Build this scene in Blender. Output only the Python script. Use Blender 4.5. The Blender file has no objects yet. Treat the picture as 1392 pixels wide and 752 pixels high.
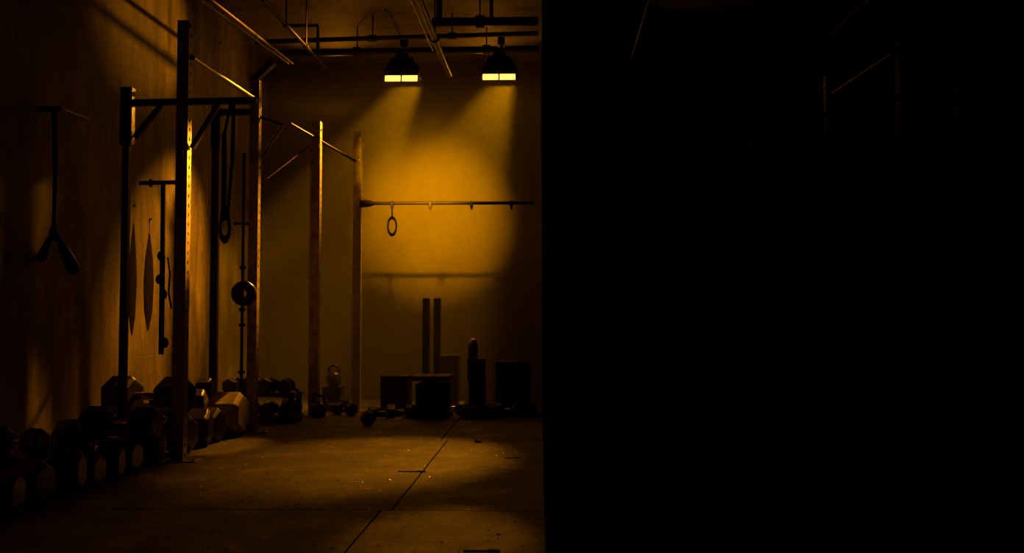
import bpy, bmesh, math, random
from mathutils import Vector, Matrix
random.seed(7)
S = bpy.context.scene
C = S.collection
PI = math.pi

# ---------------------------------------------------------------- camera
F = 1400.0
CAMH = 0.855
yaw = math.atan(39 / F)
pitch = math.atan(64 / F)
cd = bpy.data.cameras.new('camera')
cam = bpy.data.objects.new('camera', cd)
C.objects.link(cam)
cam.location = (0, 0, CAMH)
cam.rotation_euler = (PI / 2 + pitch, 0, yaw)
cd.sensor_width = 36
cd.lens = 36 * F / 1392
cd.clip_start = 0.05
S.camera = cam
RM = cam.rotation_euler.to_matrix()

def at(px, py, y):
    """point seen at pixel (px,py) at depth y down the room"""
    d = RM @ Vector(((px - 696) / F, (376 - py) / F, -1))
    t = y / d.y
    return Vector((d.x * t, y, CAMH + d.z * t))

# ---------------------------------------------------------------- materials
def newmat(name):
    m = bpy.data.materials.new(name)
    m.use_nodes = True
    nt = m.node_tree
    return m, nt, nt.nodes['Principled BSDF']

def surf(name, c1, c2, rough=0.7, metal=0.0, scale=6.0, bump=0.1, bscale=40.0, detail=8, spec=0.5, dist=0.01):
    m, nt, b = newmat(name)
    tc = nt.nodes.new('ShaderNodeTexCoord')
    n = nt.nodes.new('ShaderNodeTexNoise'); n.inputs['Scale'].default_value = scale; n.inputs['Detail'].default_value = detail
    n.inputs['Roughness'].default_value = 0.65
    r = nt.nodes.new('ShaderNodeValToRGB')
    r.color_ramp.elements[0].position = 0.32; r.color_ramp.elements[0].color = (*c1, 1)
    r.color_ramp.elements[1].position = 0.68; r.color_ramp.elements[1].color = (*c2, 1)
    nt.links.new(tc.outputs['Object'], n.inputs['Vector'])
    nt.links.new(n.outputs['Fac'], r.inputs['Fac'])
    nt.links.new(r.outputs['Color'], b.inputs['Base Color'])
    b.inputs['Roughness'].default_value = rough
    b.inputs['Metallic'].default_value = metal
    b.inputs['Specular IOR Level'].default_value = spec
    if bump > 0:
        n2 = nt.nodes.new('ShaderNodeTexNoise'); n2.inputs['Scale'].default_value = bscale; n2.inputs['Detail'].default_value = 5
        bp = nt.nodes.new('ShaderNodeBump'); bp.inputs['Strength'].default_value = bump; bp.inputs['Distance'].default_value = dist
        nt.links.new(tc.outputs['Object'], n2.inputs['Vector'])
        nt.links.new(n2.outputs['Fac'], bp.inputs['Height'])
        nt.links.new(bp.outputs['Normal'], b.inputs['Normal'])
    return m

M = {}
M['black_steel'] = surf('black_steel', (.012, .011, .010), (.03, .027, .024), .42, .3, 9, .15, 90)
M['rack_steel'] = surf('rack_steel', (.22, .18, .13), (.52, .45, .33), .40, .25, 14, .25, 70)
M['dark_rack'] = surf('dark_rack', (.03, .027, .022), (.06, .05, .045), .45, .3, 9, .2, 80)
M['bright_steel'] = surf('bright_steel', (.45, .42, .38), (.6, .57, .52), .28, .9, 20, .1, 90)
M['chrome'] = surf('chrome', (.5, .48, .45), (.6, .58, .55), .22, 1, 20, .08, 120)
M['rubber'] = surf('rubber', (.018, .016, .014), (.035, .03, .026), .32, 0, 12, .3, 60, dist=.004)
M['rubber_lit'] = surf('rubber_lit', (.24, .20, .16), (.34, .29, .23), .5, 0, 12, .3, 60, dist=.006)  # paler copy of rubber, the lit end face put into its colour
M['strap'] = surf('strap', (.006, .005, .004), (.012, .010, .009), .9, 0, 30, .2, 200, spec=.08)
M['leather'] = surf('leather', (.03, .022, .016), (.05, .036, .026), .38, 0, 12, .2, 120)
M['wood'] = surf('wood', (.016, .012, .008), (.03, .022, .015), .5, 0, 5, .2, 60)
M['slate'] = surf('slate', (.035, .042, .048), (.05, .058, .064), .5, .1, 5, .1, 60)
M['divider_black'] = surf('divider_black', (.0015, .0014, .0013), (.003, .0028, .0026), 1, 0, 5, 0, 60, spec=0.0)
M['lamp_body'] = surf('lamp_body', (.02, .017, .013), (.04, .034, .026), .5, .4, 8, .1, 80)
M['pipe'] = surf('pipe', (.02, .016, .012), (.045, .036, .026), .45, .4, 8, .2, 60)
M['pipe_lit'] = surf('pipe_lit', (.25, .2, .14), (.4, .33, .24), .35, .6, 8, .2, 60)  # pale copy of pipe, with the lit look put into its colour
M['glint_grit'] = surf('glint_grit', (.6, .52, .4), (.95, .85, .7), .28, .8, 8, 0, 60)
M['blue_bit'] = surf('blue_bit', (.02, .03, .04), (.03, .045, .06), .4, 0, 8, 0, 60)
M['scrap'] = surf('scrap', (.012, .01, .008), (.025, .02, .016), .8, 0, 8, 0, 60)

def plaster(name, c1, c2, c3, bw, bh, bumpd):
    """patchy rough plaster over blocks"""
    m, nt, b = newmat(name)
    L = nt.links.new
    tc = nt.nodes.new('ShaderNodeTexCoord')
    n = nt.nodes.new('ShaderNodeTexNoise'); n.inputs['Scale'].default_value = 1.6; n.inputs['Detail'].default_value = 10; n.inputs['Roughness'].default_value = .68
    mp = nt.nodes.new('ShaderNodeMapping'); mp.inputs['Scale'].default_value = (1, 1.8, .55)
    L(tc.outputs['Object'], mp.inputs['Vector']); L(mp.outputs['Vector'], n.inputs['Vector'])
    r = nt.nodes.new('ShaderNodeValToRGB')
    e = r.color_ramp.elements
    e[0].position = .3; e[0].color = (*c1, 1); e[1].position = .7; e[1].color = (*c3, 1)
    x = e.new(.5); x.color = (*c2, 1)
    L(n.outputs['Fac'], r.inputs['Fac'])
    L(r.outputs['Color'], b.inputs['Base Color'])
    b.inputs['Roughness'].default_value = .62
    b.inputs['Specular IOR Level'].default_value = .4
    # block joints
    sx = nt.nodes.new('ShaderNodeSeparateXYZ'); L(tc.outputs['Object'], sx.inputs[0])
    ad = nt.nodes.new('ShaderNodeMath'); ad.operation = 'ADD'; L(sx.outputs['X'], ad.inputs[0]); L(sx.outputs['Y'], ad.inputs[1])
    cx = nt.nodes.new('ShaderNodeCombineXYZ'); L(ad.outputs[0], cx.inputs[0]); L(sx.outputs['Z'], cx.inputs[1])
    bt = nt.nodes.new('ShaderNodeTexBrick'); bt.inputs['Scale'].default_value = 1
    bt.inputs['Brick Width'].default_value = bw; bt.inputs['Row Height'].default_value = bh; bt.inputs['Mortar Size'].default_value = .004
    L(cx.outputs[0], bt.inputs['Vector'])
    n2 = nt.nodes.new('ShaderNodeTexNoise'); n2.inputs['Scale'].default_value = 14; n2.inputs['Detail'].default_value = 10; n2.inputs['Roughness'].default_value = .7
    L(tc.outputs['Object'], n2.inputs['Vector'])
    mu = nt.nodes.new('ShaderNodeMath'); mu.operation = 'MULTIPLY_ADD'; mu.inputs[1].default_value = -.35
    L(bt.outputs['Fac'], mu.inputs[0]); L(n2.outputs['Fac'], mu.inputs[2])
    bp = nt.nodes.new('ShaderNodeBump'); bp.inputs['Strength'].default_value = .5; bp.inputs['Distance'].default_value = bumpd
    L(mu.outputs[0], bp.inputs['Height']); L(bp.outputs['Normal'], b.inputs['Normal'])
    return m
M['wall_plaster'] = plaster('wall_plaster', (.05, .04, .03), (.20, .16, .115), (.46, .37, .26), .6, .3, .02)
M['back_plaster'] = plaster('back_plaster', (.16, .13, .095), (.22, .18, .13), (.28, .23, .165), 1.2, .6, .008)
M['ceiling_board'] = plaster('ceiling_board', (.05, .04, .03), (.24, .20, .15), (.32, .26, .19), 3.0, .9, .02)

def floor_mat():
    m, nt, b = newmat('worn_concrete')
    L = nt.links.new
    tc = nt.nodes.new('ShaderNodeTexCoord')
    mp = nt.nodes.new('ShaderNodeMapping'); mp.inputs['Scale'].default_value = (1, .8, 1)
    L(tc.outputs['Object'], mp.inputs['Vector'])
    n = nt.nodes.new('ShaderNodeTexNoise'); n.inputs['Scale'].default_value = 3.2; n.inputs['Detail'].default_value = 14; n.inputs['Roughness'].default_value = .78
    L(mp.outputs['Vector'], n.inputs['Vector'])
    r = nt.nodes.new('ShaderNodeValToRGB'); e = r.color_ramp.elements
    e[0].position = .38; e[0].color = (.035, .029, .023, 1); e[1].position = .64; e[1].color = (.27, .22, .16, 1)
    x = e.new(.53); x.color = (.10, .083, .062, 1)
    L(n.outputs['Fac'], r.inputs['Fac'])
    # floor glints put into the colour as pale dust specks
    v = nt.nodes.new('ShaderNodeTexVoronoi'); v.inputs['Scale'].default_value = 9
    L(tc.outputs['Object'], v.inputs['Vector'])
    lt = nt.nodes.new('ShaderNodeMath'); lt.operation = 'LESS_THAN'; lt.inputs[1].default_value = .10
    L(v.outputs['Distance'], lt.inputs[0])
    sp = nt.nodes.new('ShaderNodeSeparateColor'); L(v.outputs['Color'], sp.inputs[0])
    g = nt.nodes.new('ShaderNodeMath'); g.operation = 'GREATER_THAN'; g.inputs[1].default_value = .72; L(sp.outputs[0], g.inputs[0])
    mm = nt.nodes.new('ShaderNodeMath'); mm.operation = 'MULTIPLY'; L(lt.outputs[0], mm.inputs[0]); L(g.outputs[0], mm.inputs[1])
    mx = nt.nodes.new('ShaderNodeMix'); mx.data_type = 'RGBA'
    L(mm.outputs[0], mx.inputs['Factor']); L(r.outputs['Color'], mx.inputs['A']); mx.inputs['B'].default_value = (.85, .75, .6, 1)
    L(mx.outputs['Result'], b.inputs['Base Color'])
    rr = nt.nodes.new('ShaderNodeMapRange'); rr.inputs['From Min'].default_value = .3; rr.inputs['From Max'].default_value = .7
    rr.inputs['To Min'].default_value = .62; rr.inputs['To Max'].default_value = .42
    L(n.outputs['Fac'], rr.inputs['Value']); L(rr.outputs[0], b.inputs['Roughness'])
    n2 = nt.nodes.new('ShaderNodeTexNoise'); n2.inputs['Scale'].default_value = 28; n2.inputs['Detail'].default_value = 8; n2.inputs['Roughness'].default_value = .7
    L(mp.outputs['Vector'], n2.inputs['Vector'])
    ad = nt.nodes.new('ShaderNodeMath'); ad.operation = 'MULTIPLY_ADD'; ad.inputs[1].default_value = .6; L(mm.outputs[0], ad.inputs[0]); L(n2.outputs['Fac'], ad.inputs[2])
    bp = nt.nodes.new('ShaderNodeBump'); bp.inputs['Strength'].default_value = .6; bp.inputs['Distance'].default_value = .012
    L(ad.outputs[0], bp.inputs['Height']); L(bp.outputs['Normal'], b.inputs['Normal'])
    return m
M['concrete'] = floor_mat()

def emit(name, col, s):
    m = bpy.data.materials.new(name); m.use_nodes = True; nt = m.node_tree
    nt.nodes.clear()
    o = nt.nodes.new('ShaderNodeOutputMaterial'); e = nt.nodes.new('ShaderNodeEmission')
    e.inputs['Color'].default_value = (*col, 1); e.inputs['Strength'].default_value = s
    nt.links.new(e.outputs[0], o.inputs['Surface'])
    return m
M['glow'] = emit('lamp_glow', (1, .40, .06), 3.2)

# ---------------------------------------------------------------- mesh helpers
def box(bm, c, s, rot=None, taper=None):
    """box centred at c with full sizes s; taper=(tx,ty) scales the top"""
    vs = []
    for z in (-.5, .5):
        for x, y in ((-.5, -.5), (.5, -.5), (.5, .5), (-.5, .5)):
            k = taper if (taper and z > 0) else (1, 1)
            v = Vector((x * s[0] * k[0], y * s[1] * k[1], z * s[2]))
            if rot: v = rot @ v
            vs.append(bm.verts.new(v + Vector(c)))
    for f in ((3, 2, 1, 0), (4, 5, 6, 7), (0, 1, 5, 4), (1, 2, 6, 5), (2, 3, 7, 6), (3, 0, 4, 7)):
        bm.faces.new([vs[i] for i in f])

def frame(d):
    d = d.normalized()
    u = Vector((0, 0, 1)) if abs(d.z) < .9 else Vector((0, 1, 0))
    a = d.cross(u).normalized(); b = a.cross(d).normalized()
    return a, b

def tube(bm, pts, r, n=12, cap=True):
    """round tube along a poly-line; r is a number or list"""
    pts = [Vector(p) for p in pts]
    rings = []
    a = b = None
    for i, p in enumerate(pts):
        d = (pts[min(i + 1, len(pts) - 1)] - pts[max(i - 1, 0)]).normalized()
        if a is None:
            a, b = frame(d)
        else:
            a = (a - d * a.dot(d)).normalized(); b = a.cross(d).normalized()
        rr = r[i] if isinstance(r, (list, tuple)) else r
        rings.append([bm.verts.new(p + (a * math.cos(2 * PI * k / n) + b * math.sin(2 * PI * k / n)) * rr) for k in range(n)])
    for q, w in zip(rings, rings[1:]):
        for k in range(n):
            bm.faces.new((q[k], q[(k + 1) % n], w[(k + 1) % n], w[k]))
    if cap:
        bm.faces.new(rings[0][::-1]); bm.faces.new(rings[-1])

def bar(bm, p, q, w, h):
    """rectangular bar from p to q, w across, h in the other direction"""
    p, q = Vector(p), Vector(q); d = q - p
    a, b = frame(d)
    vs = []
    for P in (p, q):
        for x, y in ((-.5, -.5), (.5, -.5), (.5, .5), (-.5, .5)):
            vs.append(bm.verts.new(P + a * x * w + b * y * h))
    for f in ((3, 2, 1, 0), (4, 5, 6, 7), (0, 1, 5, 4), (1, 2, 6, 5), (2, 3, 7, 6), (3, 0, 4, 7)):
        bm.faces.new([vs[i] for i in f])

def lathe(bm, prof, n=24, M4=None):
    """prof list of (r,z) around z"""
    M4 = M4 or Matrix()
    rings = []
    for r, z in prof:
        if r < 1e-5:
            rings.append([bm.verts.new(M4 @ Vector((0, 0, z)))])
        else:
            rings.append([bm.verts.new(M4 @ Vector((r * math.cos(2 * PI * k / n), r * math.sin(2 * PI * k / n), z))) for k in range(n)])
    for q, w in zip(rings, rings[1:]):
        for k in range(n):
            k2 = (k + 1) % n
            if len(q) == 1 and len(w) == 1: continue
            if len(q) == 1: bm.faces.new((q[0], w[k2], w[k]))
            elif len(w) == 1: bm.faces.new((q[k], q[k2], w[0]))
            else: bm.faces.new((q[k], q[k2], w[k2], w[k]))

def torus(bm, c, R, r, axis='Y', n=32, m=10, sx=1, sz=1):
    rings = []
    for i in range(n):
        t = 2 * PI * i / n
        ring = []
        for j in range(m):
            s = 2 * PI * j / m
            rad = R + r * math.cos(s)
            v = Vector((rad * math.cos(t) * sx, r * math.sin(s), rad * math.sin(t) * sz))
            if axis == 'X': v = Vector((v.y, v.x, v.z))
            if axis == 'Z': v = Vector((v.x, v.z, v.y))
            ring.append(bm.verts.new(v + Vector(c)))
        rings.append(ring)
    for i in range(n):
        q, w = rings[i], rings[(i + 1) % n]
        for j in range(m):
            bm.faces.new((q[j], q[(j + 1) % m], w[(j + 1) % m], w[j]))

def obj(name, bm, mat, parent=None, bevel=0, smooth=False, label=None):
    bmesh.ops.recalc_face_normals(bm, faces=bm.faces)
    me = bpy.data.meshes.new(name)
    bm.to_mesh(me); bm.free()
    me.materials.append(mat)
    if smooth:
        for p in me.polygons: p.use_smooth = True
        if hasattr(me, 'set_sharp_from_angle'): me.set_sharp_from_angle(angle=math.radians(40))
    o = bpy.data.objects.new(name, me); C.objects.link(o)
    if parent: o.parent = parent
    if bevel:
        b = o.modifiers.new('bevel', 'BEVEL'); b.width = bevel; b.segments = 2; b.limit_method = 'ANGLE'
    if label: o['label'] = label
    return o

def tag(o, label, cat, group=None, kind=None):
    o['label'] = label; o['category'] = cat
    if group: o['group'] = group
    if kind: o['kind'] = kind
    return o

def thing(name, label, cat, loc=(0, 0, 0), rot=(0, 0, 0), group=None):
    o = bpy.data.objects.new(name, None); C.objects.link(o)
    o.empty_display_size = .1
    o.location = loc; o.rotation_euler = rot
    return tag(o, label, cat, group)

def dup(root, loc, rot=(0, 0, 0), scale=1.0, label=None, group=None):
    r = root.copy(); C.objects.link(r); r.location = loc; r.rotation_euler = rot
    r.scale = (scale,) * 3 if not isinstance(scale, tuple) else scale
    if label: r['label'] = label
    if group: r['group'] = group
    for ch in list(root.children):
        c = ch.copy(); C.objects.link(c); c.parent = r
        for g in list(ch.children):
            d = g.copy(); C.objects.link(d); d.parent = c
    return r

def struct(name, bm, mat, **k):
    o = obj(name, bm, mat, **k); o['kind'] = 'structure'
    return o

N = bmesh.new

# ---------------------------------------------------------------- room shell
XL, XR, YB, YF, ZC = -3.2, 3.2, 12.0, -1.5, 3.93
bm = N(); box(bm, (XL - .1, (YB + YF) / 2, ZC / 2), (.2, YB - YF + .4, ZC)); struct('wall_left', bm, M['wall_plaster'])
bm = N(); box(bm, (XR + .1, (YB + YF) / 2, ZC / 2), (.2, YB - YF + .4, ZC)); struct('wall_right', bm, M['wall_plaster'])
bm = N(); box(bm, (0, YB + .1, ZC / 2), (XR - XL, .2, ZC)); struct('wall_back', bm, M['back_plaster'])
bm = N(); box(bm, (0, YF - .1, ZC / 2), (XR - XL, .2, ZC)); struct('wall_front', bm, M['wall_plaster'])
bm = N(); box(bm, (0, (YB + YF) / 2, ZC + .1), (XR - XL + .4, YB - YF + .4, .2)); struct('ceiling', bm, M['ceiling_board'])
# floor: large slabs with open joints over a bed
bm = N()
box(bm, (0, (YB + YF) / 2, -.13), (XR - XL + .4, YB - YF + .4, .2))
ys = [(YF, 1.92), (1.92, 4.75), (4.75, 7.58), (7.58, 10.4), (10.4, YB)]
for i, (y0, y1) in enumerate(ys):
    off = -.735 if i % 2 else -.685
    xs = [XL, off - 1.85, off, off + 1.85, XR]
    for x0, x1 in zip(xs, xs[1:]):
        g = .006
        dz = random.uniform(-.002, .002)
        box(bm, ((x0 + x1) / 2, (y0 + y1) / 2, -.015 + dz * 0), (x1 - x0 - g, y1 - y0 - g, .03))
struct('floor', bm, M['concrete'], bevel=.004)
# black divider added mid-room to keep lamp light off the right half
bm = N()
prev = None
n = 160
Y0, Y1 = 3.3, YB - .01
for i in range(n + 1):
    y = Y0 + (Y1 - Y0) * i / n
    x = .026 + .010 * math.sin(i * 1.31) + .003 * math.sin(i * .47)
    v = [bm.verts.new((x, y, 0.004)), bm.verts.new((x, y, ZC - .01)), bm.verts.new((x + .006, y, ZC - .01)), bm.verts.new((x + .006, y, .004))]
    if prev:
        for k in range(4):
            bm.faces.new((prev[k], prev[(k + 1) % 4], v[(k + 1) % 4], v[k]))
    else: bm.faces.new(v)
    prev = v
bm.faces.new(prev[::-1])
o = struct('added_divider', bm, M['divider_black'])

# ---------------------------------------------------------------- rack pieces
def holed_post(bm, x, y, z0, z1, w, pitch_=.06, r=.011, z_a=None, z_b=None):
    """square post, hollow holes punched through the two side faces"""
    h = w / 2
    # front, back, top, bottom
    def quad(a, b, c, d): bm.faces.new([bm.verts.new(p) for p in (a, b, c, d)])
    quad((x - h, y - h, z0), (x + h, y - h, z0), (x + h, y - h, z1), (x - h, y - h, z1))
    quad((x + h, y + h, z0), (x - h, y + h, z0), (x - h, y + h, z1), (x + h, y + h, z1))
    quad((x - h, y - h, z1), (x + h, y - h, z1), (x + h, y + h, z1), (x - h, y + h, z1))
    quad((x - h, y + h, z0), (x + h, y + h, z0), (x + h, y - h, z0), (x - h, y - h, z0))
    cnt = int((z1 - z0) / pitch_)
    ph = (z1 - z0) / cnt
    for s in (-1, 1):
        X = x + s * h
        for i in range(cnt):
            zb = z0 + i * ph; zt = zb + ph; zm = (zb + zt) / 2
            outer = [(y + h, zm), (y + h, zt), (y, zt), (y - h, zt), (y - h, zm), (y - h, zb), (y, zb), (y + h, zb)]
            inner = [(y + r * math.cos(k * PI / 4), zm + r * 1.25 * math.sin(k * PI / 4)) for k in range(8)]
            ov = [bm.verts.new((X, a, b)) for a, b in outer]
            iv = [bm.verts.new((X, a, b)) for a, b in inner]
            dv = [bm.verts.new((X - s * .02, a, b)) for a, b in inner]
            for k in range(8):
                k2 = (k + 1) % 8
                bm.faces.new((ov[k], ov[k2], iv[k2], iv[k]))
                bm.faces.new((iv[k], iv[k2], dv[k2], dv[k]))
            bm.faces.new(dv)

UH = 2.74   # post height
def make_upright(root, x, y, w=.078, mat='rack_steel', top=UH, plate=True):
    bm = N(); holed_post(bm, x, y, 0.008, top, w)
    bmesh.ops.remove_doubles(bm, verts=bm.verts, dist=1e-5)
    u = obj('upright', bm, M[mat], root)
    if plate:
        bm = N(); box(bm, (x + .035, y, .004), (w + .12, w + .08, .008))
        for dx in (-.035, .105):
            lathe(bm, [(0, .02), (.010, .02), (.010, .008)], 8, Matrix.Translation((x + dx, y - .045, 0)))
        obj('base_plate', bm, M[mat], u)
    return u

def bolts(root, pts, axis='Y'):
    for p in pts:
        bm = N()
        m4 = Matrix.Translation(p) @ (Matrix.Rotation(PI / 2, 4, 'X') if axis == 'Y' else Matrix.Rotation(PI / 2, 4, 'Y'))
        lathe(bm, [(0, .012), (.009, .010), (.011, 0), (0, 0)], 8, m4)
        obj('bolt', bm, M['bright_steel'], root)

def make_rack(sign, label):
    R = thing('power_rack', label, 'rack', (sign * 2.24, 6.4, 0))
    dx, dy = -2.24 * 1.0, 6.4
    def L(p):  # world (for the left rack) -> local, mirrored for the right one
        return Vector(((p[0] + 2.24) * -sign, p[1] - 6.4, p[2]))
    ups = [(-2.253, 6.4, .074, 2.77), (-2.272, 8.09, .074, 2.795), (-2.10, 9.53, .09, 2.745)]
    for x, y, w, zt in ups:
        p = L((x, y, 0)); make_upright(R, p.x, p.y, w, top=zt)
    for x, y in ((-2.615, 6.4), (-2.585, 8.09)):
        p = L((x, y, 0)); zt = 2.34 if y < 7 else 2.62
        bm = N(); bar(bm, (p.x, p.y, 0), (p.x, p.y, zt), .042 if y < 7 else .06, .05)
        bar(bm, (p.x, p.y, zt - .36), (p.x, p.y, zt + .01), .075, .06); obj('upright', bm, M['dark_rack'], R, bevel=.004)
    # cross beams front and second frame
    def beam(name, a, b, w, h, mat='dark_rack', bev=.004):
        bm = N(); bar(bm, L(a), L(b), w, h); return obj(name, bm, M[mat], R, bevel=bev)
    beam('crossbeam', (-2.60, 6.4, 2.25), (-1.79, 6.4, 2.262), .045, .042)
    beam('crossbeam', (-2.60, 8.09, 2.54), (-2.25, 8.09, 2.54), .05, .05)
    beam('brace', (-2.40, 6.4, 2.235), (-2.565, 6.4, 2.03), .04, .03)
    beam('brace', (-2.035, 6.4, 2.24), (-2.20, 6.4, 1.96), .04, .03)
    # longitudinal round pull-up rails
    def rail(name, a, b, r, mat='bright_steel'):
        bm = N(); tube(bm, [L(a), L(b)], r, 12); return obj(name, bm, M[mat], R, smooth=True)
    rail('pull_up_bar', (-2.21, 6.42, 2.545), (-2.26, 8.06, 2.635), .016)
    # slanting struts above the second and third posts
    a = at(384, 170, 8.15); b = at(355, 214, 8.12)
    rail('strut', a, b, .011, 'bright_steel')
    bm = N(); bar(bm, L(at(349, 158, 8.09)), L(at(385, 170, 8.16)), .02, .02); obj('bracket', bm, M['dark_rack'], R)
    rail('strut', at(420, 199, 9.5), at(363, 243, 9.1), .006, 'black_steel')
    rail('strut', at(395, 168, 9.2), at(483, 219, 10.0), .012, 'black_steel')
    # gusset on the second post
    bm = N(); bar(bm, L(at(342, 112, 8.09)), L(at(372, 84, 8.09)), .07, .05); obj('gusset', bm, M['dark_rack'], R)
    # storage peg on the first post
    bm = N(); tube(bm, [L(at(190, 249, 6.4)), L(at(240, 248, 6.4))], .014, 12)
    pg = obj('storage_peg', bm, M['black_steel'], R, smooth=True)
    bm = N(); tube(bm, [L(at(204, 249, 6.4)), L(at(207, 249, 6.4))], .026, 14); obj('collar', bm, M['black_steel'], pg, smooth=True)
    bm = N(); tube(bm, [L(at(318, 304, 8.06)), L(at(338, 304, 8.06))], .010, 12)
    obj('storage_peg', bm, M['black_steel'], R, smooth=True)
    if sign < 0:
        bolts(R, [L(at(178, 121, 6.365)), L(at(178, 181, 6.365)), L(at(241, 242, 6.35)), L(at(241, 289, 6.35)), L(at(259, 35, 6.35)),
                  L(at(345, 153, 8.04)), L(at(437, 177, 9.48)), L(at(434, 198, 9.48))])
    return R
rackL = make_rack(-1, 'tall black steel rack of punched posts along the left wall, gold-lit edges')
rackR = make_rack(1, 'unlit steel rack of punched posts along the dark right wall')

# ---------------------------------------------------------------- pull-up station at the back
PS = thing('pull_up_station', 'hazy steel post with long horizontal bar crossing in front of back wall', 'pull-up bar', (-1.80, 10.05, 0))
make_upright(PS, 0, 0, .08, 'rack_steel', 2.74)
bm = N(); tube(bm, [(-.02, -.02, 2.035), (1.74, -.02, 2.035)], .017, 12); pb = obj('horizontal_bar', bm, M['dark_rack'], PS, smooth=True)
bm = N(); tube(bm, [(.03, -.02, 2.035), (.12, -.02, 2.035), (.17, -.02, 2.035)], [.045, .034, .018], 12); obj('bar_socket', bm, M['dark_rack'], PS, smooth=True)
for px in (533, 585, 641, 695):
    p = at(px, 278, 10.03)
    bm = N()
    box(bm, (p.x + 1.80, -.02, 2.022), (.030, .05, .065)); box(bm, (p.x + 1.80, -.02, 1.985), (.018, .03, .03))
    obj('hook', bm, M['black_steel'], PS, bevel=.004)
bolts(PS, [(.02, -.05, 2.55), (.02, -.05, 2.46), (.035, -.05, 2.09), (.02, -.05, 2.02)])
# ring hanging from first hook
p = at(533, 305, 10.03)
G = thing('gym_ring', 'dark oval gym ring hanging on a short strap from the back bar', 'gym ring', (p.x, 10.03, 1.97))
bm = N(); torus(bm, (0, 0, -.162), .052, .0095, 'Y', 32, 10, sx=.80, sz=1.62); obj('ring', bm, M['strap'], G, smooth=True)
bm = N(); bar(bm, (0, 0, -.085), (0, 0, .02), .012, .016); obj('strap', bm, M['strap'], G)

# ---------------------------------------------------------------- things hanging at the left
# rope handle with two padded grips on a wall bracket
br = at(82, 148, 6.5)
WB = thing('wall_bracket', 'thin bright-edged steel arm fixed to left wall above the hanging grips', 'bracket', (XL, 6.55, br.z))
a = at(84, 148, 6.45); b = at(125, 164, 7.25)
bm = N(); tube(bm, [a - WB.location, b - WB.location], .008, 10); obj('arm', bm, M['pipe_lit'], WB, smooth=True)
bm = N(); q = a - WB.location; bar(bm, (0, q.y, q.z), q, .03, .03); obj('mount', bm, M['black_steel'], WB)
bm = N(); q = b - WB.location; bar(bm, (0, q.y, q.z), q, .02, .02); obj('mount', bm, M['black_steel'], WB)
t = at(74, 150, 6.44)
TG = thing('strap_with_grips', 'long dark strap with two padded grips hanging on left wall, spread apart at bottom', 'strap', t)
def off(px, py, y=6.44): return at(px, py, y) - t
bm = N(); bar(bm, off(74, 146), off(75, 232), .03, .012); bar(bm, off(75, 230), off(73, 316), .022, .01); obj('strap', bm, M['strap'], TG)
bm = N(); tube(bm, [off(72, 310), off(73, 318), off(74, 326)], [.018, .028, .016], 12); obj('knot', bm, M['strap'], TG, smooth=True)
bm = N(); tube(bm, [off(72, 316), off(66, 328), off(60, 342), off(56, 352), off(55, 357)], [.014, .020, .030, .034, .014], 14); obj('grip', bm, M['rubber'], TG, smooth=True)
bm = N(); tube(bm, [off(74, 316), off(82, 330), off(91, 348), off(98, 362), off(102, 369), off(103, 373)], [.014, .024, .038, .044, .036, .012], 14); obj('grip', bm, M['rubber'], TG, smooth=True)

# stirrup strap hanging from the front cross beam
t = at(308, 140, 6.4)
TS = thing('suspension_strap', 'pair of narrow black straps with stirrup handle hanging from rack beam', 'strap', t)
def off(px, py, y=6.38): return at(px, py, y) - t
bm = N(); bar(bm, off(318, 136), off(316, 215), .022, .012); bar(bm, off(316, 215), off(309, 296), .018, .010); obj('strap', bm, M['strap'], TS)
bm = N(); bar(bm, off(305, 180), off(304, 296), .028, .012); bar(bm, off(305, 182), off(314, 140), .016, .010); obj('strap', bm, M['strap'], TS)
bm = N(); box(bm, off(306, 294), (.058, .03, .05)); obj('buckle', bm, M['black_steel'], TS, bevel=.005)
bm = N(); torus(bm, off(305.5, 310), .046, .016, 'Y', 28, 10, sx=.66, sz=1.6); obj('handle', bm, M['rubber'], TS, smooth=True)

# strap on the storage peg
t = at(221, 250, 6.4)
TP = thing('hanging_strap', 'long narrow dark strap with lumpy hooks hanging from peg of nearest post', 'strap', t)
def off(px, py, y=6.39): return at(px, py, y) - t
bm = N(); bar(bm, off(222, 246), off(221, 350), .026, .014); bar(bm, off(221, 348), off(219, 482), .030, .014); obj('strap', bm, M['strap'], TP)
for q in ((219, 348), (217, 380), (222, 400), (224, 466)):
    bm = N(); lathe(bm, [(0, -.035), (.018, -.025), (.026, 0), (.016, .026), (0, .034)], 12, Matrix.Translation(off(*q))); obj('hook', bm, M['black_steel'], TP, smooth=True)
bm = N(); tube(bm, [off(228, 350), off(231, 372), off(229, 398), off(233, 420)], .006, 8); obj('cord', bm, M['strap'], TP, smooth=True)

# shadows on the left wall, built as dark hanging spindles
def shadow(px, y0, y1, wmax, label):
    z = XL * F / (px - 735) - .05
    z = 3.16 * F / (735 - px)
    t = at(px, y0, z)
    o = thing('shadow_spindle', label, 'shadow', t, group='shadows on the left wall modelled as dark spindles')
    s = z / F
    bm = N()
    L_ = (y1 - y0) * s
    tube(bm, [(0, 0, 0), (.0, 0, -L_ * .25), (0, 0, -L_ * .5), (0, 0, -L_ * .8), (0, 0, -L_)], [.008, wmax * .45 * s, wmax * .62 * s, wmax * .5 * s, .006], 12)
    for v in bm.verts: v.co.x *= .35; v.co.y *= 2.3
    obj('shadow', bm, M['strap'], o, smooth=True)
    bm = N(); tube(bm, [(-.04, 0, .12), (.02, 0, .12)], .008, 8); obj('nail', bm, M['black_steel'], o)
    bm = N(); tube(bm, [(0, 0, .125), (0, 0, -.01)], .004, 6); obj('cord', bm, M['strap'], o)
shadow(181, 300, 464, 11, 'dark spindle in place of a shadow on left wall, left of its twin')
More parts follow.
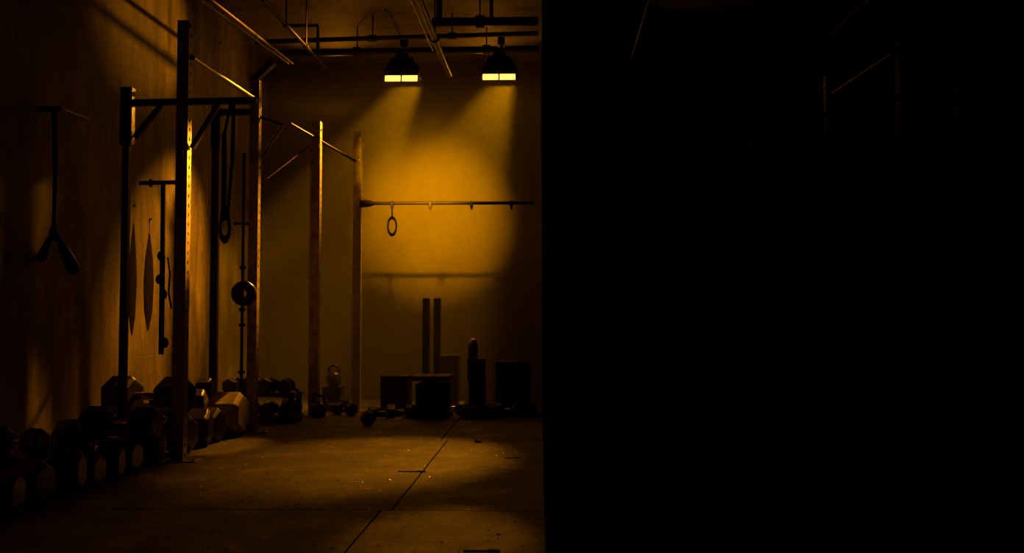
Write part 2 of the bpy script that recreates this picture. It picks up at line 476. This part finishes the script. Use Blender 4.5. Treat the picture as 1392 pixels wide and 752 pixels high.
shadow(203, 318, 452, 13, 'dark spindle in place of a shadow on left wall, beside the peg strap')

# upright bar standing in second bay, with discs
t = at(328, 523, 8.02)
VB = thing('standing_barbell', 'slim dark barbell standing upright beside the second rack post', 'barbell', (t.x, 8.02, 0))
bm = N(); tube(bm, [(0, 0, .02), (0, 0, 2.2)], .012, 12); obj('shaft', bm, M['black_steel'], VB, smooth=True)
bm = N(); lathe(bm, [(0, 0), (.035, 0), (.035, .02), (.014, .03), (.014, .05)], 16); obj('end_cap', bm, M['black_steel'], VB, smooth=True)
for py in (364, 421, 442, 506):
    z = at(328, py, 8.02).z
    bm = N(); lathe(bm, [(0.012, z - .012), (.026, z - .012), (.026, z + .012), (.012, z + .012)], 14); obj('collar', bm, M['black_steel'], VB, smooth=True)
def plate_mesh(bm, R, th, M4=None):
    lathe(bm, [(.028, -th / 2), (R * .36, -th / 2), (R * .42, -th * .3), (R * .78, -th * .3), (R * .84, -th / 2), (R * .97, -th / 2), (R, -th * .35),
               (R, th * .35), (R * .97, th / 2), (R * .84, th / 2), (R * .78, th * .3), (R * .42, th * .3), (R * .36, th / 2), (.028, th / 2), (.028, -th / 2)], 32, M4)
p = at(332, 399, 7.96)
bm = N(); plate_mesh(bm, .098, .045, Matrix.Rotation(PI / 2, 4, 'X')); o = obj('weight_plate', bm, M['rubber'], smooth=True); o.location = (p.x - .005, 7.972, p.z)
tag(o, 'small black weight plate hanging by the standing barbell and second post', 'weight plate')

# ---------------------------------------------------------------- dumbbells
def hex_head(bm, x0, x1, r):
    ch = r * .20
    secs = [(x0, r * .80), (x0 + ch, r), (x1 - ch, r), (x1, r * .80)]
    rings = []
    for x, rr in secs:
        rings.append([bm.verts.new((x, rr * math.cos(PI / 6 + k * PI / 3), rr * math.sin(PI / 6 + k * PI / 3))) for k in range(6)])
    # flat-side-down hexagon
    for ring in rings:
        for v in ring:
            y, z = v.co.y, v.co.z
            v.co.y, v.co.z = z, y
            c, s = math.cos(0), math.sin(0)
    for q, w in zip(rings, rings[1:]):
        for k in range(6):
            bm.faces.new((q[k], q[(k + 1) % 6], w[(k + 1) % 6], w[k]))
    bm.faces.new(rings[0][::-1]); bm.faces.new(rings[-1])

def make_dumbbell(label, mat='rubber', name='dumbbell'):
    """r=.1 heads, flats up and down; origin at the floor under its middle, axis along X"""
    D = thing(name, label, 'dumbbell')
    r = .1; fl = r * math.cos(PI / 6)
    for s in (-1, 1):
        bm = N(); hex_head(bm, .075, .075 + .15, r)
        for v in bm.verts:
            v.co.x *= s
            # rotate 30 deg about x so a flat rests on the floor
            y, z = v.co.y, v.co.z
            a = PI / 6 if abs(abs(z) - r) < 1 else 0
            v.co.y = y * math.cos(PI / 6) - z * math.sin(PI / 6)
            v.co.z = y * math.sin(PI / 6) + z * math.cos(PI / 6)
        # find lowest to seat on floor
        zmin = min(v.co.z for v in bm.verts)
        for v in bm.verts: v.co.z -= zmin
        h = obj('head', bm, M[mat], D, bevel=.006)
    zc = -zmin
    bm = N(); tube(bm, [(-.08, 0, zc), (-.05, 0, zc), (0, 0, zc), (.05, 0, zc), (.08, 0, zc)], [.017, .018, .021, .018, .017], 14)
    obj('handle', bm, M['chrome'], D, smooth=True, label='shiny steel handle')
    D['zc'] = zc
    return D
first = make_dumbbell('large black hex dumbbell nearest the camera, at the left edge of the row')
ZCD = first['zc']; del first['zc']
EX = -2.30   # x of outer end faces
row = [  # depth, scale, turn, label
    (4.50, 1.05, 3, None),
    (4.80, 1.10, -4, 'dark hex dumbbell in the floor row, second from left edge'),
    (5.12, 1.12, 5, 'hex dumbbell in floor row with glinting top edges, third from left'),
    (5.38, .92, -3, 'dim hex dumbbell in floor row just right of the glinting one'),
    (5.62, .95, 4, 'hex dumbbell in floor row, left of the one with copper-lit end'),
    (5.88, .98, -3, 'hex dumbbell in floor row with bright copper-lit end face'),
    (6.22, 1.40, 6, 'biggest black hex dumbbell in front of the nearest rack post'),
    (6.83, 1.25, -4, 'black hex dumbbell just behind the nearest rack post, gold rim'),
    (7.14, 1.32, 4, 'black hex dumbbell midway between nearest and second rack posts'),
    (7.44, 1.25, -5, 'black hex dumbbell left of the one with broad pale end'),
]
for i, (y, s, a, lab) in enumerate(row):
    a = math.radians(a * 1.7)
    cx = EX - .225 * s
    if i == 0:
        first.location = (cx, y, 0); first.rotation_euler = (0, 0, a); first.scale = (s,) * 3
        first['group'] = 'hex dumbbells in the row along the left wall'
    else:
        dup(first, (cx, y, 0), (0, 0, a), s, lab, 'hex dumbbells in the row along the left wall')
# dumbbell by the second post, its lit end painted in as pale rubber
pale = make_dumbbell('large hex dumbbell with broad pale end face beside second rack post', 'rubber_lit')
del pale['zc']
pale.location = (-2.245 - .225 * 1.7, 7.80, 0); pale.scale = (1.7,) * 3; pale.rotation_euler = (0, 0, math.radians(-4))
pale['group'] = 'hex dumbbells in the row along the left wall'
# second layer, lying across the row
top = [
    ((-2.43, 5.93, .178), (0, 0, math.radians(-6)), 1.0, 'black hex dumbbell lying on top of the row, left of nearest post'),
    ((-2.62, 6.84, .236), (0, 0, math.radians(-14)), 1.35, 'black hex dumbbell lying on top of the row, behind nearest post'),
    ((-2.58, 7.30, .218), (0, 0, math.radians(5)), .85, 'black hex dumbbell on top of the row, between the two posts'),
    ((-2.66, 7.80, .296), (0, 0, math.radians(-8)), .75, 'small dumbbell with glinting handle lying on the pale-ended dumbbell'),
    ((-2.62, 5.12, .195), (0, 0, math.radians(-14)), .7, 'small dumbbell lying on top of the row near the left edge'),
]
for loc, rot, s, lab in top:
    dup(first, loc, rot, s, lab, 'dumbbells piled on the row along the left wall')

# ---------------------------------------------------------------- far equipment
def ball(name, px, py_base, y, r, mat, label):
    p = at(px, py_base, y)
    bm = N(); bmesh.ops.create_uvsphere(bm, u_segments=32, v_segments=20, radius=r)
    o = obj(name, bm, M[mat], smooth=True); o.location = (p.x, y, r)
    tag(o, label, 'ball')
    # stitched seams
    return o
b = ball('medicine_ball', 500, 579, 8.65, .063, 'leather', 'small dark medicine ball alone on the floor before the equipment')
bm = N()
for ax in ('X', 'Y', 'Z'): torus(bm, (0, 0, 0), .0625, .0016, ax, 32, 6)
obj('seam', bm, M['strap'], b)

# flat bench seen end-on
B = thing('flat_bench', 'low flat bench with gold-lit front edge, seen end-on in the far equipment', 'bench', (at(585, 571, 9.2).x, 9.2, 0))
BL = .48
bm = N(); box(bm, (0, BL / 2, .365), (.34, BL, .045)); obj('pad', bm, M['leather'], B, bevel=.015)
bm = N(); box(bm, (0, BL / 2, .325), (.10, BL - .06, .04)); obj('rail', bm, M['black_steel'], B)
for y in (.08, BL - .08):
    bm = N(); box(bm, (0, y, .17), (.28, .07, .28)); obj('leg', bm, M['black_steel'], B)
    bm = N(); box(bm, (0, y, .027), (.34, .09, .054)); obj('foot', bm, M['black_steel'], B, bevel=.006)

# two tall dark posts
Q = thing('squat_stand', 'pair of bluish dark upright posts standing behind the flat bench', 'stand', (at(586.5, 560, 9.95).x, 9.95, 0))
for s in (-1, 1):
    bm = N(); box(bm, (s * .054, 0, .565), (.066, .06, 1.07)); obj('post', bm, M['slate'], Q, bevel=.004)
bm = N(); box(bm, (0, 0, .02), (.22, .3, .04)); obj('base', bm, M['black_steel'], Q, bevel=.006)

def plyo(px, y, w, d, h, label, mat='wood', rz=0, z0=0):
    o = thing('wooden_box', label, 'box', (at(px, 500, y).x, y, z0), (0, 0, rz))
    bm = N(); box(bm, (0, 0, h / 2), (w, d, h)); obj('body', bm, M[mat], o, bevel=.008)
    bm = N(); box(bm, (0, 0, h + .006), (w + .012, d + .012, .012)); obj('lid', bm, M['black_steel'], o, bevel=.004)
    bm = N()
    for s in (-1, 1):
        bar(bm, (s * .05, -d / 2 - .003, h * .62), (s * .05 - s * .1 * (s > 0), -d / 2 - .003, h * .62), .004, .03)
    obj('hand_slot', bm, M['strap'], o)
    return o
plyo(539, 9.8, .265, .28, .35, 'dark wooden box left of the flat bench, against haze')
plyo(612, 10.25, .185, .28, .53, 'tall narrow dark box just right of the two posts')
plyo(698, 9.95, .33, .38, .48, 'large dark box at the far right before the added black divider')
lowb = plyo(649, 9.8, .155, .2, .30, 'small dark box under the upper box and flask, right of bench')
plyo(648, 9.8, .165, .2, .20, 'small dark box stacked on another, carrying the flask', z0=.312)
Fk = thing('flask', 'tall steel flask with glinting domed top standing on stacked boxes', 'flask', (at(643, 470, 9.8).x, 9.8, .524))
bm = N(); lathe(bm, [(0, 0), (.044, 0), (.046, .01), (.046, .12), (.040, .14), (.036, .145)], 24); obj('body', bm, M['dark_rack'], Fk, smooth=True)
bm = N(); lathe(bm, [(.038, .146), (.038, .165), (.030, .183), (.012, .192), (0, .193)], 24); obj('cap', bm, M['bright_steel'], Fk, smooth=True)
# stacks of flat plates
proto = None
k = 0
for px, cnt, y, R in ((646, 3, 9.35, .135), (667, 3, 9.45, .125), (528, 2, 9.6, .14)):
    x = at(px, 560, y).x
    for j in range(cnt):
        lab = {646: 'weight plate in the stack of plates in front of the flask boxes', 667: 'weight plate in the plate stack right of the flask boxes',
               528: 'weight plate in the low pile left of the flat bench'}[px]
        pos = ['bottom', 'middle', 'top'] if cnt == 3 else ['lower', 'upper']
        bm = N(); plate_mesh(bm, R, .034)
        o = obj('weight_plate', bm, M['black_steel'], smooth=True)
        o.location = (x + random.uniform(-.008, .008), y, .018 + j * .0345)
        tag(o, pos[j] + ' ' + lab, 'weight plate', 'flat stacked weight plates')

# small far dumbbells
far = [
    (at(519, 560, 9.3), 20, .55, 'small dumbbell on the floor at left end of far equipment'),
    (at(545, 560, 9.45), -10, .6, 'small dumbbell on the floor left of the flat bench'),
    (at(616, 560, 9.9), 15, .55, 'small dumbbell on the floor just right of the flat bench'),
    (at(629, 560, 9.75), 70, .5, 'small dumbbell turned end-on right of the flat bench'),
    (at(690, 560, 9.6), -20, .6, 'small dumbbell on the floor before the large dark box'),
    (at(712, 560, 9.55), 30, .55, 'small dumbbell on the floor nearest the added black divider'),
    (at(452, 560, 10.0), 25, .7, 'dumbbell on the floor between third post and ring post'),
    (at(468, 560, 9.6), -35, .6, 'dumbbell on the floor below the kettlebell box'),
]
for p, a, s, lab in far:
    dup(first, (p.x, p.y, 0), (0, 0, math.radians(a)), s, lab, 'small dumbbells lying in the far equipment')

# kettlebell on a box at the back left
kb = plyo(454, 10.2, .19, .22, .22, 'low dark box under the kettlebell behind the third post')
K = thing('kettlebell', 'dark kettlebell on a low box behind the third post', 'kettlebell', (at(454, 500, 10.2).x, 10.2, .234))
bm = N(); lathe(bm, [(0, 0), (.045, 0), (.07, .03), (.078, .075), (.066, .12), (.04, .145), (0, .15)], 24); obj('body', bm, M['rubber'], K, smooth=True)
bm = N(); tube(bm, [(-.045, 0, .12), (-.055, 0, .16), (-.04, 0, .195), (0, 0, .205), (.04, 0, .195), (.055, 0, .16), (.045, 0, .12)], .013, 10); obj('handle', bm, M['black_steel'], K, smooth=True)

# low dumbbell shelf past the second post
SH = thing('dumbbell_shelf', 'low two-level steel shelf of dumbbells between second and third posts', 'shelf', (-2.42, 9.0, 0))
for x in (-.38, .27):
    for y in (-.14, .14):
        bm = N(); box(bm, (x, y, .125), (.04, .04, .25)); obj('leg', bm, M['black_steel'], SH)
for z in (.035, .235):
    bm = N(); box(bm, (-.055, 0, z), (.72, .36, .018)); box(bm, (-.055, -.185, z + .008), (.72, .012, .035)); obj('shelf_board', bm, M['black_steel'], SH, bevel=.003)
sd = [(-2.68, .70, 84, 'leftmost'), (-2.54, .78, 95, 'second from left'), (-2.38, .72, 88, 'third from left'), (-2.23, .66, 93, 'rightmost')]
for lev, z in (('upper', .245), ('lower', .045)):
    for x, s, a, w in sd:
        dup(first, (x, 9.0, z), (0, 0, math.radians(a)), s * (1 if lev == 'upper' else .85), f'{w} dumbbell on the {lev} level of the low shelf', 'dumbbells on the low shelf')
# kettlebell on top glint
kk = dup(K, (-2.27, 9.36, 0), label='kettlebell on the floor behind right end of the low shelf', scale=1.3)
kk = dup(K, (-2.02, 9.35, 0), label='kettlebell on the floor in front of the third rack post', scale=1.0)

# ---------------------------------------------------------------- floor scraps
p = at(650, 598, 7.45)
bm = N(); box(bm, (0, 0, .008), (.045, .03, .016)); box(bm, (-.018, 0, .018), (.010, .02, .012)); o = obj('small_block', bm, M['blue_bit'], bevel=.002); o.location = (p.x, 7.45, .0005)
tag(o, 'tiny dark bluish block lying on the floor by the far slab joint', 'debris')
for (px, py, w, lab) in ((560, 641, .16, 'thin dark splinter on the floor left of the long slab joint'), (697, 622, .10, 'thin dark splinter on the floor towards the added divider'), (655, 747, .14, 'dark flake on the floor at the bottom of the frame')):
    y = CAMH * F / (py - 440)
    p = at(px, py, y)
    bm = N(); box(bm, (0, 0, .0035), (w, .008, .005)); box(bm, (w * .3, .012, .0035), (w * .3, .018, .006)); o = obj('splinter', bm, M['scrap']); o.location = (p.x, y, .0005)
    tag(o, lab, 'debris')

# pale grit added over the slabs to stand in for floor glints
bm = N()
for i in range(420):
    y = 3.7 + 4.6 * random.random() ** 1.3; x = random.uniform(-2.1, -.04)
    r = random.uniform(.0018, .0042) * (1.6 if random.random() < .06 else 1)
    bmesh.ops.create_icosphere(bm, subdivisions=1, radius=r, matrix=Matrix.Translation((x, y, r * .35)) @ Matrix.Diagonal((random.uniform(.8, 2.2), random.uniform(.8, 1.5), .7, 1)))
o = obj('floor_glints', bm, M['glint_grit'])
tag(o, 'pale grit standing in for glints on the floor slabs', 'glint_grit', kind='stuff')

# ---------------------------------------------------------------- ceiling pipes
def pipe(name, pts, r, label, mat='pipe', cat='pipe', fittings=(), group=None):
    pts = [Vector(p) for p in pts]
    o = thing(name, label, cat, pts[0], group=group)
    bm = N(); tube(bm, [p - pts[0] for p in pts], r, 14); obj('tube', bm, M[mat], o, smooth=True)
    for t in fittings:
        c = pts[0].lerp(pts[-1], t) - pts[0]; d = (pts[-1] - pts[0]).normalized()
        bm = N(); tube(bm, [c - d * .04, c + d * .04], r * 1.45, 12); f = obj('coupling', bm, M[mat], o, smooth=True)
        bm = N(); tube(bm, [c, (c.x, c.y, ZC - pts[0].z)], .007, 8); obj('hanger', bm, M['pipe'], o)
    return o
pipe('ceiling_pipe', [(-2.86, 10.15, at(0, 54, 10).z), (-.02, 10.0, at(0, 51, 10).z)], .024, 'dark cross pipe under the ceiling, upper of the two behind lamps', fittings=(.42, .7), group=None)
pipe('ceiling_pipe', [(-2.7, 10.5, at(0, 75, 10.5).z), (-.02, 10.5, at(0, 72, 10.5).z)], .036, 'thick dark cross pipe level with lamp mounts, lower of the two', fittings=(.3, .8))
z3 = at(0, 35, 9.4).z
pipe('ceiling_pipe', [(-1.0, 9.4, z3), (-.02, 9.4, z3)], .042, 'thick short cross pipe at top, nearest of the cross pipes', fittings=(.45,))
pipe('ceiling_pipe', [(at(597, 45, 9.45).x, 9.45, z3), (at(597, 45, 9.45).x, 9.45, ZC)], .028, 'upright drop pipe from ceiling to end of short cross pipe')
pipe('ceiling_pipe', [(at(668, 45, 9.45).x, 9.45, z3 + .02), (at(668, 45, 9.45).x, 9.45, ZC)], .018, 'thin upright drop pipe above the right lamp')
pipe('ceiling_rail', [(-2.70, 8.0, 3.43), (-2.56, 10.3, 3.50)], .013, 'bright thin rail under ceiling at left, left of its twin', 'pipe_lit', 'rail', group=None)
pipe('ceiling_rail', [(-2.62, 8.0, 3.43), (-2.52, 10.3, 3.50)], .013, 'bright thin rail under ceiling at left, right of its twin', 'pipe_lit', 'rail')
pipe('ceiling_pipe', [(-2.2, 8.0, 3.42), (-2.15, 10.3, 3.42)], .016, 'dark pipe with couplings running down the room, right of bright rails', 'pipe', fittings=(.3, .6))
pipe('ceiling_pipe', [(-.97, 7.9, 3.44), (-.95, 10.6, 3.44)], .030, 'dark pipe running down the room between the two lamps', 'pipe', fittings=(.5,))
pipe('ceiling_rail', [(-1.03, 7.9, 3.43), (-1.01, 9.6, 3.43)], .008, 'thin pale strip for the lit edge of the pipe between the lamps', 'pipe_lit', 'rail')  # lit edge of the pipe, modelled as a pale rail
pipe('ceiling_conduit', [(at(524, -10, 9.9).x, 9.9, ZC - .012), (at(552, 50, 11.2).x, 11.2, ZC - .012)], .009, 'thin conduit on the ceiling above the left lamp', 'pipe', 'conduit')
pipe('ceiling_conduit', [(at(385, 38, 9.9).x, 9.9, at(0, 38, 9.9).z), (at(432, 38, 9.9).x, 9.9, at(0, 38, 9.9).z), (at(432, 72, 9.9).x, 9.9, at(0, 70, 9.9).z)], .018, 'short bent conduit stub left of the lamps', 'pipe', 'conduit')
pipe('ceiling_conduit', [(at(300, 56, 10.1).x, 10.1, at(300, 56, 10.1).z), (at(296, 62, 10.1).x, 10.1, at(296, 62, 10.1).z), (at(290, 86, 10.1).x, 10.1, at(290, 86, 10.1).z)], .013, 'bent conduit end at the left of the upper cross pipe', 'pipe', 'conduit')
pipe('ceiling_conduit', [(at(606, 78, 10.8).x, 10.8, at(606, 78, 10.8).z), (at(613, 104, 10.8).x, 10.8, at(613, 104, 10.8).z)], .012, 'short conduit end hanging between the lamps', 'pipe', 'conduit')
pipe('ceiling_pipe', [(.85, 7.8, 3.43), (.87, 10.3, 3.43)], .016, 'thin faintly lit pipe under the ceiling right of the added divider', 'pipe_lit')
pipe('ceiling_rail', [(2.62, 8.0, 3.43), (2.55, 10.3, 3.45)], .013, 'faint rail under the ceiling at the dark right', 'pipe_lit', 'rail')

# ---------------------------------------------------------------- lamps
LC = (1.0, .335, .010)
HC = (1.0, .375, .0)
def spot(name, loc, target, power, angle, blend=.5, size=.06, color=LC):
    d = bpy.data.lights.new(name, 'SPOT'); d.energy = power; d.color = color
    d.spot_size = math.radians(angle); d.spot_blend = blend; d.shadow_soft_size = size
    o = bpy.data.objects.new(name, d); C.objects.link(o); o.location = loc
    o.rotation_euler = (Vector(target) - Vector(loc)).to_track_quat('-Z', 'Y').to_euler()
    return o
def make_lamp(label, loc, mount):
    o = thing('flood_lamp', label, 'lamp', loc)
    bm = N()
    box(bm, (0, .07, .045), (.35, .20, .07)); box(bm, (0, .075, .15), (.34, .19, .14), taper=(.62, .6)); box(bm, (0, .08, .235), (.13, .1, .05))
    for i in range(7): box(bm, ((i - 3) * .032, .08, .21), (.008, .15, .05))
    obj('housing', bm, M['lamp_body'], o, bevel=.01)
    for s in (-1, 1):
        bm = N(); box(bm, (s * .085, -.035, -.005), (.156, .012, .062), Matrix.Rotation(math.radians(-14), 3, 'X')); obj('light_panel', bm, M['glow'], o, bevel=.004)
    bm = N(); n = 14
    tube(bm, [(.182 * math.cos(PI * k / n), .07, .03 + .20 * math.sin(PI * k / n)) for k in range(n + 1)], .007, 8); obj('yoke', bm, M['lamp_body'], o, smooth=True)
    bm = N(); tube(bm, [(.02, .07, .22), (.02, .07, mount)], .014, 8); box(bm, (.02, .05, mount - .03), (.07, .12, .08)); box(bm, (-.02, .02, mount - .12), (.09, .06, .04)); obj('clamp', bm, M['lamp_body'], o)
    return o
l1 = at(546, 107, 10.2); l2 = at(678.5, 105, 10.2)
lampA = make_lamp('glowing amber flood lamp under the ceiling, left one of two', l1, .40)
lampB = dup(lampA, l2, label='glowing amber flood lamp under the ceiling, right one beside the added divider')
# third lamp above the picture, washing the back wall
lampC = dup(lampA, (-.95, 6.6, 3.14), (0, 0, PI), label='amber flood lamp above the frame, turned to the back wall')

BY = 9.88
pipe('ceiling_pipe', [(-.93, 6.53, 3.52), (-.93, 6.53, ZC)], .016, 'drop pipe holding the flood lamp above the frame')
spot('lamp_beam', (l1.x, BY, l1.z - .06), (-3.2, 8.8, 1.15), 700, 46, .95, .05)
spot('lamp_beam', (l1.x, BY, l1.z - .06), (-2.32, 7.35, .2), 420, 14, .8, .05)
spot('lamp_beam', (l2.x, BY, l2.z - .06), (-2.20, 6.4, 1.62), 4200, 13.5, .9, .04).scale = (.35, 1, 1)
spot('lamp_beam', (l1.x, BY, l1.z - .06), (-2.22, 8.09, 1.5), 1500, 22, .9, .04).scale = (.35, 1, 1)
spot('lamp_beam', (l1.x, BY, l1.z + .02), (-2.25, 7.55, 2.61), 420, 9, .9, .04)
spot('lamp_beam', (l1.x - .1, BY - .05, l1.z + .30), (-2.62, 8.9, 3.46), 110, 40, .8, .03)
spot('lamp_beam', (l2.x, BY, l2.z - .06), (-1.14, 6.7, 0), 450, 27, .8, .05)
spot('lamp_beam', (l2.x, BY, l2.z - .06), (-.42, 4.1, 0), 140, 8, .8, .04)
spot('lamp_beam', (l2.x, BY, l2.z - .06), (-1.02, 9.4, .4), 130, 9, .8, .04)
spot('lamp_beam', (l1.x, BY, l1.z + .02), (-2.22, 8.13, 2.45), 160, 9, .8, .04)
# hazy shafts falling to the left of each lamp
o1 = Vector((l1.x + .24, 10.44, l1.z + .30)); o2 = Vector((l2.x + .17, 10.44, l2.z + .28))
spot('lamp_shaft', o1, o1 + Vector((-math.tan(math.radians(30)), -.06, -1)), 330, 37, .45, .05, HC)
spot('lamp_shaft', o2, o2 + Vector((-math.tan(math.radians(24)), -.06, -1)), 330, 46, .6, .05, HC)
spot('wall_wash', (-.95, 6.75, 3.07), (-1.28, 12, 2.08), 3000, 23, 1.0, .05, HC)
spot('ceiling_fill', (-2.3, 11.5, 3.5), (-2.3, 8.0, 3.8), 6, 140, .5, .08)  # added fill without a fixture, brightens the ceiling
spot('ceiling_fill', (-.6, 11.5, 3.5), (-.8, 8.0, 3.8), 6, 140, .5, .08)
# weak fill added without a fixture, for faint glints at the right
spot('right_fill', (1.4, 10.6, 3.3), (1.8, 8.0, 3.0), .6, 120, .6, .05)

# ---------------------------------------------------------------- haze
def haze(name, x0, x1, y0, y1, z0, z1, dens, label):
    m = bpy.data.materials.new(name); m.use_nodes = True; nt = m.node_tree; nt.nodes.clear()
    o = nt.nodes.new('ShaderNodeOutputMaterial'); v = nt.nodes.new('ShaderNodeVolumeScatter')
    v.inputs['Color'].default_value = (.95, .92, .85, 1); v.inputs['Density'].default_value = dens; v.inputs['Anisotropy'].default_value = .25
    nt.links.new(v.outputs[0], o.inputs['Volume'])
    prof = [(y0 - .45, z0), (y1, z0), (y1, z1), (y0, z1), (y0, 2.1), (y0 - .45, 1.5)]
    bm = N(); A = [bm.verts.new((x0, y, z)) for y, z in prof]; B2 = [bm.verts.new((x1, y, z)) for y, z in prof]
    bm.faces.new(A); bm.faces.new(B2[::-1])
    for k in range(6): bm.faces.new((A[k], A[(k + 1) % 6], B2[(k + 1) % 6], B2[k]))
    ob = obj('haze', bm, m); tag(ob, label, 'haze', kind='stuff')
    return ob
haze('haze', XL + .01, .0, 9.92, YB - .01, .01, 3.275, .16, 'amber haze hanging in the back of the room around the lamps')

w = bpy.data.worlds.new('world'); S.world = w; w.use_nodes = True
w.node_tree.nodes['Background'].inputs[0].default_value = (.3, .12, .02, 1)
w.node_tree.nodes['Background'].inputs[1].default_value = 0.0
S.view_settings.view_transform = 'Standard'
S.view_settings.look = 'None'
